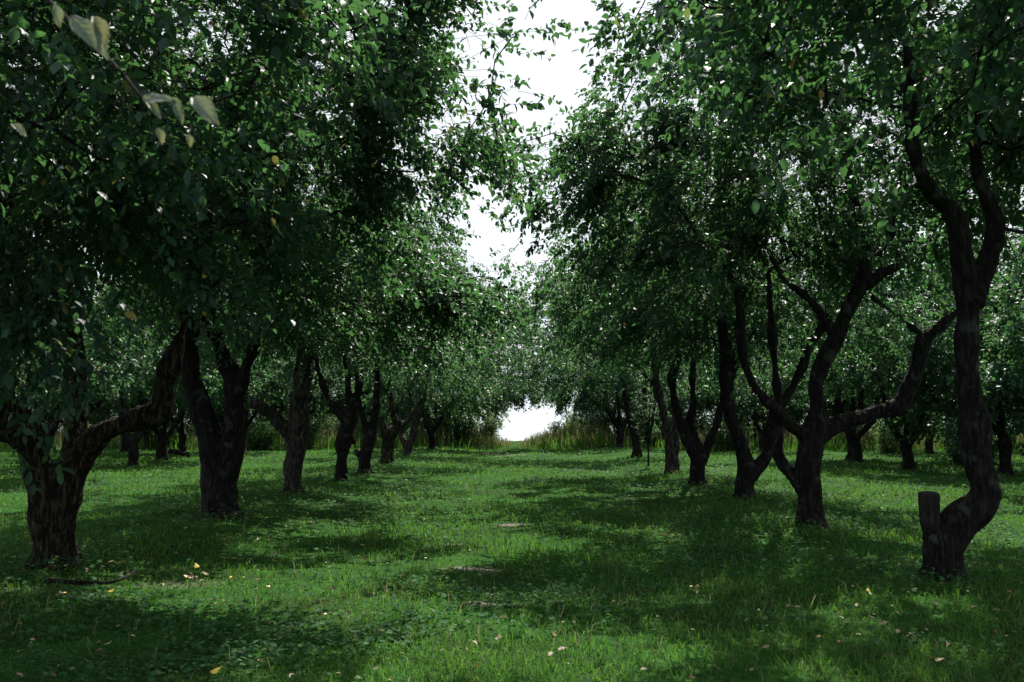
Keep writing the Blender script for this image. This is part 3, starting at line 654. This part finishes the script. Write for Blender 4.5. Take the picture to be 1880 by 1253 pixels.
for x0, sgn, grp in ((-13.4, -1, GB1), (-19.5, -1, GB1), (-26, -1, GB1), (11.6, 1, GB2), (17.6, 1, GB2), (24.5, 1, GB2)):
    cnt = -1
    for y0 in ((22, 26.5, 37.5, 48, 54) if abs(x0) < 15 else (27, 33, 39, 45.5, 52, 58)):
        if x0 == 11.6 and y0 < 37: 
            if y0 == 26.5: continue
        if abs(x0) < 15 and y0 == 22 and sgn < 0: continue
        k += 1; cnt += 1; rk = (0 if abs(x0) < 15 else 1 if abs(x0) < 21 else 2)
        x, y = x0 + random.uniform(-.7, .7), y0 + random.uniform(-.8, .8)
        cp([p1, p2, p3][k % 3], x, y, random.uniform(0, 6.28), random.uniform(.95, 1.18),
           f"leafy shaded orchard tree in the {RANK[rk]} row {'left' if sgn < 0 else 'right'} of the path, {ORD[cnt]} from the front", grp)
EDGE = 'trees at the far edge of the orchard'
p5 = far_proto(35, (-4.7, 48), 'arching tree after the left row whose crown reaches over the bright gap', EDGE, FL(1),
    [(0, 0, 5.0, 2.9, 2.8, 3.0), (3.0, 0, 4.6, 2.2, 2.4, 2.8), (-2.0, 0, 2.9, 1.9, 2.2, 1.9), (1.5, .4, 2.8, 1.7, 1.8, 1.5), (.2, -1.8, 2.8, 1.8, 1.5, 1.6), (4.2, .2, 3.4, 1.0, 1.4, 1.3)], natt=280, nspr=16)
cp(p5, 4.6, 51, math.pi, 1.02, 'arching tree after the right row whose crown reaches over the bright gap', EDGE)
cp(p5, -5.2, 55, .3, .9, 'last tree of the left row beside the bright gap', EDGE)
cp(p5, 5.4, 57, math.pi - .3, .9, 'last tree of the right row beside the bright gap', EDGE)
xs_ = [-39.5 + 3.3 * i for i in range(25)]
cp(p4, 13.9, 29.5, 1.0, 1.15, 'full-crowned tree filling the view behind the crooked stubbed tree', GB2)
for i, x in enumerate(xs_):
    if -6.5 < x < 6.0: continue
    cp(p4, x + random.uniform(-.5, .5), 60 + 3.4 * (i % 2) + random.uniform(-.5, .5), random.uniform(0, 6.28), random.uniform(1.0, 1.3),
       f"dense dark tree closing the orchard, {ORD[sum(1 for q in xs_ if (x + .2 < q <= -6.5) or (6.0 <= q < x - .2))]} {'left' if x < 0 else 'right'} of the bright gap", EDGE)

# ---------------- sapling and low bushes
def sapling():
    g = np.random.default_rng(5); base = ground_at(1190, 858); root = empty('sapling', base.tolist())
    tag(root, 'slender sapling with a fan of thin upright twigs beside the right row', 'sapling')
    parts = [tube(np.array([[0, 0, -.1], [.01, 0, .4], [0, 0, .75], [.02, .02, 1.6]]), [.032, .026, .022, .012], 7)]
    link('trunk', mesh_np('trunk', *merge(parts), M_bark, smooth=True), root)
    br = []; S = []; Dn = []
    for i in range(34):
        a = g.uniform(0, 6.28); z0 = g.uniform(.55, 1.3); sp = g.uniform(.25, .8); h = g.uniform(.9, 1.7)
        p = np.array([[0, 0, z0], [math.cos(a) * sp * .5, math.sin(a) * sp * .5, z0 + h * .35], [math.cos(a) * sp, math.sin(a) * sp, z0 + h]])
        c = catmull(p, .2); br.append(tube(c, np.linspace(.016, .005, len(c)), 4))
        for q in range(16):
            k = g.uniform(.2, 1); S.append(c[int(k * (len(c) - 1))]); Dn.append([g.normal() * .6, g.normal() * .6, .6])
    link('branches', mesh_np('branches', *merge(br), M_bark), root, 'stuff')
    S = np.array(S); D = norm(np.array(Dn))
    f = sprigs(S, D, g.uniform(.1, .2, len(S)), 4, .05, g)
    v, t, a = leaves_mesh(*f, T2)
    link('crown', mesh_np('crown', v, t, M_leaf, {'var': a}), root, 'stuff')
sapling()
def shrub(name, label, x, y, w, h, n, group=None, cat='shrub', mat=None, ls=.06, seed=0, tw=True):
    g = np.random.default_rng(seed + 70); base = np.array([x, y, float(terrain(x, y))]); root = empty(name, base.tolist()); tag(root, label, cat, group)
    st = []; S = []; D = []
    for i in range(26):
        a = g.uniform(0, 6.28); sp = g.uniform(.2, 1) * w / 2; hh = h * g.uniform(.6, 1)
        p = np.array([[math.cos(a) * .1 * w, math.sin(a) * .1 * w, -.05], [math.cos(a) * sp * .5, math.sin(a) * sp * .5, hh * .55], [math.cos(a) * sp, math.sin(a) * sp, hh]])
        c = catmull(p, .25); st.append(tube(c, np.linspace(.018, .004, len(c)), 3))
        k = g.uniform(.12, 1, n // 26); S.append(c[(k * (len(c) - 1)).astype(int)] + g.normal(size=(len(k), 3)) * .16)
        D.append(np.tile([math.cos(a) * .5, math.sin(a) * .5, .7], (len(k), 1)) + g.normal(size=(len(k), 3)) * .6)
    S = np.concatenate(S); D = norm(np.concatenate(D)); S[:, 2] = np.maximum(S[:, 2], .05)
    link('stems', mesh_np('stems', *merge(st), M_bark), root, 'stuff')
    f = sprigs(S, D, g.uniform(.15, .3, len(S)), 8, ls, g)
    v, t, a = leaves_mesh(*f, T2)
    link('foliage', mesh_np('foliage', v, t, mat or M_leaf, {'var': a}), root, 'stuff')
    return root
bs = ground_at(1790, 858)
shrub('shrub', 'low leafy bush behind the elbow of the crooked tree, right edge', bs[0] + .6, bs[1] + 1.5, 4.6, 2.0, 1500, seed=1, ls=.08)
for i, (px_, d, w_, h_, lb) in enumerate([(800, 56, 3.2, 2.4, 'pale green shrub at the left foot of the gap'), (560, 52, 4, 2.2, 'low shrub seen past the pale broken limb'),
        (640, 54, 3.6, 2.0, 'bush in the brush behind the fourth left tree'), (720, 55, 3.0, 1.8, 'bush behind the stout sixth left tree'), (1120, 57, 4.2, 2.3, 'grey-green bush right of the gap behind the sapling'),
        (1060, 60, 3.4, 2.2, 'dark green bush at the right foot of the gap'), (1330, 50, 3.6, 2.0, 'bush seen between the limbs of the third right tree'), (480, 50, 3.4, 2.0, 'bush left of the pale broken limb'),
        (1640, 46, 3.6, 2.0, 'round bush behind the forked background tree'), (838, 54, 2.6, 1.7, 'pale grey-green bush at the left edge of the opening'), (1035, 57, 2.2, 1.5, 'wispy low bush at the right edge of the opening'), (300, 52, 4, 2.2, 'bush far back beneath the long left limb'), (1210, 56, 3.6, 2.2, 'bush behind the pale leaning trunk')]):
    c = P(px_, 780, d); shrub('shrub', lb, c[0], c[1], w_, h_, 900, group='bushes along the far edge', seed=10 + i, ls=.085, mat=[M_bush, M_weed][i % 2])

s1 = shrub('shrub', 'dark brush thicket closing the view at the far left', -24, 57, 4.2, 2.4, 1100, group='bushes along the far edge', seed=40, ls=.10)
s2 = shrub('shrub', 'dark brush thicket closing the view at the far right', 24, 57, 4.2, 2.4, 1100, group='bushes along the far edge', seed=41, ls=.10, mat=M_bush)
for i in range(34):
    x = -36 + 2.2 * i + random.uniform(-.5, .5)
    if -2.6 < x < 1.6: continue
    y = 58.5 + random.uniform(-1.5, 1.5)
    copy_tree([s1, s2][i % 2], (x, y, float(terrain(x, y))), random.uniform(0, 6.28), (1, 1, random.uniform(.75, 1.25)),
              f"low dark brush under the far trees, {ORD[sum(1 for q in range(34) if (x + 1.1 < -36 + 2.2 * q < -2.2) or (2.0 < -36 + 2.2 * q < x - 1.1))]} {'left' if x < 0 else 'right'} of the gap")

# ------------------------------------------------------------------ grass, weeds, tall grass
def frustum_points(n, dmin, dmax, g, margin=1.25):
    d = dmin * (dmax / dmin) ** g.random(n)
    x = (g.random(n) * 2 - 1) * .514 * d * margin
    a = R(-YAW); X = x * math.cos(R(YAW)) - d * math.sin(R(YAW)); Y = x * math.sin(R(YAW)) + d * math.cos(R(YAW))
    return X, Y, d
def blades(X, Y, h, wd, lean, g, var):
    n = len(X); Z = terrain(X, Y) - .01
    a = g.uniform(0, 6.28, n); U = np.stack([np.cos(a), np.sin(a), 0 * a], 1); b = g.uniform(0, 6.28, n)
    Ld = np.stack([np.cos(b), np.sin(b), 0 * b], 1) * (lean * h)[:, None]
    P0 = np.stack([X, Y, Z], 1)
    up = np.array([0, 0, 1.])
    V = np.stack([P0 - U * wd[:, None] * .5, P0 + U * wd[:, None] * .5, P0 + up * (h * .6)[:, None] + Ld * .35 + U * wd[:, None] * .38,
                  P0 + up * (h * .6)[:, None] + Ld * .35 - U * wd[:, None] * .38, P0 + up * (h * np.clip(1 - lean * .35, .3, 1))[:, None] + Ld], 1)
    T = (np.array([(0, 1, 2), (0, 2, 3), (3, 2, 4)])[None] + (np.arange(n) * 5)[:, None, None]).reshape(-1, 3)
    return V.reshape(-1, 3), T, np.repeat(var, 5)
g = np.random.default_rng(77)
X, Y, d = frustum_points(270000, 4.6, 66, g)
s = soil(X, Y); patch = vnoise(X * 1.3, Y * 1.3)
keep = (g.random(len(X)) > s * .95) & (g.random(len(X)) < .62 + .45 * patch); X, Y, d, patch = X[keep], Y[keep], d[keep], patch[keep]
tall = 1 + .75 * np.clip(vnoise(X * .7 + 3, Y * .7), -1, 1)
h = g.uniform(.03, .12, len(X)) * tall * (1 + d * .006); wd = .0035 + .00062 * d
v = np.clip(.42 + .35 * patch + g.normal(0, .22, len(X)), 0, .92); dr = g.random(len(X)) < .045; v[dr] = g.uniform(.92, 1, dr.sum())
V, T, A = blades(X, Y, h, wd * g.uniform(.7, 1.4, len(X)), g.uniform(.2, 1.3, len(X)), g, v)
o = link('grass', mesh_np('grass', V, T, M_grass, {'var': A}), kind='stuff'); tag(o, 'short green grass covering the orchard floor', 'grass')
# broad low leaves (clover, plantain)
X, Y, d = frustum_points(95000, 4.6, 45, g)
q = vnoise(X * .9 + 11, Y * .9) + .5 * vnoise(X * 3, Y * 3 + 5)
FEET = np.array([o.location[:2] for o in bpy.data.objects if o.name.startswith('apple_tree')])
near = np.min(np.hypot(X[:, None] - FEET[None, :, 0], Y[:, None] - FEET[None, :, 1]), axis=1)
q = q + 1.0 * np.exp(-(near / .9) ** 2); keep = (q + g.normal(0, .28, len(X)) > .12) & (soil(X, Y) < .4); X, Y, d = X[keep], Y[keep], d[keep]; n = len(X)
pos = np.stack([X, Y, terrain(X, Y) + g.uniform(.015, .075, n) * (1 + 1.2 * np.exp(-(near[keep] / .8) ** 2))], 1)
a = g.uniform(0, 6.28, n); D = np.stack([np.cos(a), np.sin(a), g.uniform(-.2, .7, n)], 1); Nn = np.stack([g.normal(0, .35, n), g.normal(0, .35, n), np.ones(n)], 1)
D, B, Nn = leaf_frames(D, Nn)
tmw = (T4[0] * np.array([1, 1.25, 1]), T4[1])
V, T, A = leaves_mesh(pos, D, B, Nn, (.030 + .0016 * d) * g.uniform(.6, 1.5, n), np.clip(g.normal(.5, .2, n), 0, .97), tmw)
o = link('clover', mesh_np('clover', V, T, M_weed, {'var': A}), kind='stuff'); tag(o, 'low broad-leaved clover and weeds among the grass', 'clover')
# tall dry grass along the far edge
def tallgrass(name, label, n, xr, yr, hr, wmul, mat, gap=True, vm=.45):
    X = g.uniform(*xr, n); Y = g.uniform(*yr, n); f = vnoise(X * .5, Y * .5)
    k = (f + g.normal(0, .2, n) > -.25)
    if gap: k &= ~((np.abs(X + .8) < .35 + .25 * vnoise(Y * 2, X) ) & (Y > 54))
    X, Y, f = X[k], Y[k], f[k]; n = len(X)
    h = g.uniform(*hr, n) * (1 + .4 * f)
    if gap: h = h * np.clip(.12 + np.abs(X + .8) / 3.2, 0, 1)
    V, T, A = blades(X, Y, h, g.uniform(.02, .045, n) * wmul, g.uniform(.1, .5, n), g, np.clip(g.normal(vm - .12, .25, n) + .2 * f, 0, 1))
    o = link(name, mesh_np(name, V, T, mat, {'var': A}), kind='stuff'); tag(o, label, 'tall grass')
tallgrass('tall_grass', 'tall straw-coloured grass and reeds along the far edge of the orchard', 26000, (-34, 34), (51.5, 64), (.6, 1.6), 1, M_dry)
tallgrass('tall_green_grass', 'rank green grass and weeds in front of the straw-coloured reeds', 16000, (-34, 34), (50, 60), (.4, 1.1), 1.1, M_grass)

# brown leaf litter under the crowns and dead stems in the grass
n = 3000; X, Y, d = frustum_points(n, 5, 34, g)
rowd = np.minimum(np.abs(X + 4.6), np.abs(X - 3.8)); kk = g.random(n) < .18 + .75 * np.exp(-(rowd / 1.8) ** 2); X, Y, d = X[kk], Y[kk], d[kk]; n = len(X)
pos = np.stack([X, Y, terrain(X, Y) + g.uniform(.02, .07, n)], 1); a = g.uniform(0, 6.28, n)
D, B, Nn = leaf_frames(np.stack([np.cos(a), np.sin(a), g.uniform(-.4, .4, n)], 1), np.stack([g.normal(0, .5, n), g.normal(0, .5, n), np.ones(n)], 1))
V, T, A = leaves_mesh(pos, D, B, Nn, g.uniform(.025, .06, n), np.clip(g.beta(1.2, 2.6, n), 0, .8), T4)
o = link('leaf_litter', mesh_np('leaf_litter', V, T, M_fallen, {'var': A}), kind='stuff'); tag(o, 'small withered brown leaves littering the grass under the apple rows', 'leaf litter')
X, Y, d = frustum_points(5000, 4.8, 30, g); kk = vnoise(X * 1.1 + 4, Y * 1.1) + g.normal(0, .2, len(X)) > .15; X, Y, d = X[kk], Y[kk], d[kk]; n = len(X)
V, T, A = blades(X, Y, g.uniform(.10, .24, n), .003 + .0004 * d, g.uniform(.1, .9, n), g, np.clip(g.normal(.5, .25, n), 0, 1))
o = link('seed_stalks', mesh_np('seed_stalks', V, T, M_dry, {'var': A}), kind='stuff'); tag(o, 'thin dry seed stalks standing up out of the lawn', 'grass')

# ------------------------------------------------------------------ fallen leaves, stick, log
FV = []
for k in range(6):
    tv = T8[0].copy() - np.array([.5, 0, 0]); tv[:, 2] *= [1, -1.6, 2.2, -.8, 1.5, 3][k]; tv[:, 1] *= [1, 1.2, .8, 1.1, .7, 1][k]
    FV.append(mesh_np('fallen_leaf', tv, T8[1], M_fallen, {'var': np.full(len(tv), [.05, .98, .62, .75, .4, .9][k])}, True))
GF = 'fallen leaves on the grass'
def fallen(px_, py_, k, s, label):
    c = ground_at(px_, py_); o = link('fallen_leaf', FV[k]); tag(o, label, 'leaf', GF)
    o.location = (c[0], c[1], float(terrain(c[0], c[1])) + .06); o.scale = (s,) * 3
    o.rotation_euler = (random.uniform(-.5, .5), random.uniform(-.4, .4), random.uniform(0, 6.28))
NAMED = [(207, 1043, 1, .14, 'large yellow fallen leaf right of the sunlit trunk base'), (238, 1062, 5, .12, 'yellow curled leaf by the stick near the sunlit trunk'),
         (397, 1248, 1, .085, 'bright yellow leaf at the bottom edge left of centre'), (1595, 1097, 1, .055, 'orange-yellow leaf left of the crooked tree foot'),
         (1505, 1184, 4, .07, 'orange leaf in deep shade low on the right'), (1726, 1228, 3, .085, 'pale leaf in the sunny patch at bottom right'),
         (1741, 1198, 2, .07, 'pale grey leaf standing in sun at bottom right'), (1828, 1176, 1, .06, 'small yellow leaf at right edge above the sunny patch'),
         (345, 1070, 3, .10, 'buff fallen leaf in the sunlit patch right of the stick'), (470, 1077, 4, .08, 'brown fallen leaf at the right end of the sunlit patch'),
         (1033, 1207, 0, .075, 'brick-red leaf in dark clover below centre'), (925, 1147, 2, .06, 'cream leaf on the worn strip below centre'),
         (398, 1122, 2, .06, 'cream leaf in shade below the sunlit patch'), (875, 1240, 1, .06, 'yellow leaf at the bottom edge near centre')]
for a in NAMED: fallen(*a)
def where(x, y):
    a = ('near the broad sunlit trunk' if x < 330 else 'in the grass below the second left tree' if x < 620 else 'on the open grass left of the path' if x < 850 else
         'along the worn middle of the path' if x < 1050 else 'on the open grass right of the path' if x < 1400 else 'below the knobbly second right tree' if x < 1620 else 'around the crooked stubbed tree')
    return a + (', far off' if y < 960 else ', mid distance' if y < 1090 else ', close to the camera')
for i in range(80):
    px_ = random.uniform(0, 1880); py_ = 870 + 370 * random.random() ** 1.3
    if i < 40: px_ = random.uniform(30, 560); py_ = random.uniform(1000, 1110)
    elif i < 65: px_ = random.uniform(300, 620); py_ = random.uniform(900, 980)
    k = random.choice([0, 1, 2, 3, 3, 2, 4])
    fallen(px_, py_, k, random.uniform(.05, .085), ['small brown fallen leaf among the grass', 'small yellow fallen leaf among the grass', 'small cream fallen leaf among the grass',
            'small buff fallen leaf among the grass', 'small ochre fallen leaf among the grass'][k].replace('among the grass', where(px_, py_)))
c = catmull([ground_at(85, 1072) + [0, 0, .03], ground_at(130, 1080) + [0, 0, .05], ground_at(190, 1083) + [0, 0, .06], ground_at(225, 1078) + [0, 0, .08], ground_at(249, 1069) + [0, 0, .12]], .06)
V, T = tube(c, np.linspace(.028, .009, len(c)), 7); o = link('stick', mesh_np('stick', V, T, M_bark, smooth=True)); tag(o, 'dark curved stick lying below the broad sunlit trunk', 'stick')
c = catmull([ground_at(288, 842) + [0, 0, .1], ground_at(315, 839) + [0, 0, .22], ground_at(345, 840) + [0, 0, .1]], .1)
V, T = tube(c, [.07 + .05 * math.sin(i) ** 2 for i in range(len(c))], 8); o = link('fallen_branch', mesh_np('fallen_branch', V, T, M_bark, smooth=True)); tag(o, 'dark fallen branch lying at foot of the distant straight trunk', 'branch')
for a, b, lb in (((330, 1058), (362, 1078), 'thin straw-coloured twig in the sunlit patch'), ((1595, 1152), (1640, 1180), 'thin pale stalk in the shade left of bottom right sun')):
    c = np.array([ground_at(*a) + [0, 0, .09], (ground_at(*a) + ground_at(*b)) / 2 + [0, 0, .10], ground_at(*b) + [0, 0, .07]])
    V, T = tube(c, [.004, .0035, .002], 5); o = link('stalk', mesh_np('stalk', V, T, M_dry, {'var': np.full(17, .9)})); tag(o, lb, 'stalk')
tot = sum(sum(p.loop_total - 2 for p in me.polygons) if len(me.polygons) < 10 else len(me.polygons) for me in bpy.data.meshes)
print('polys', tot)
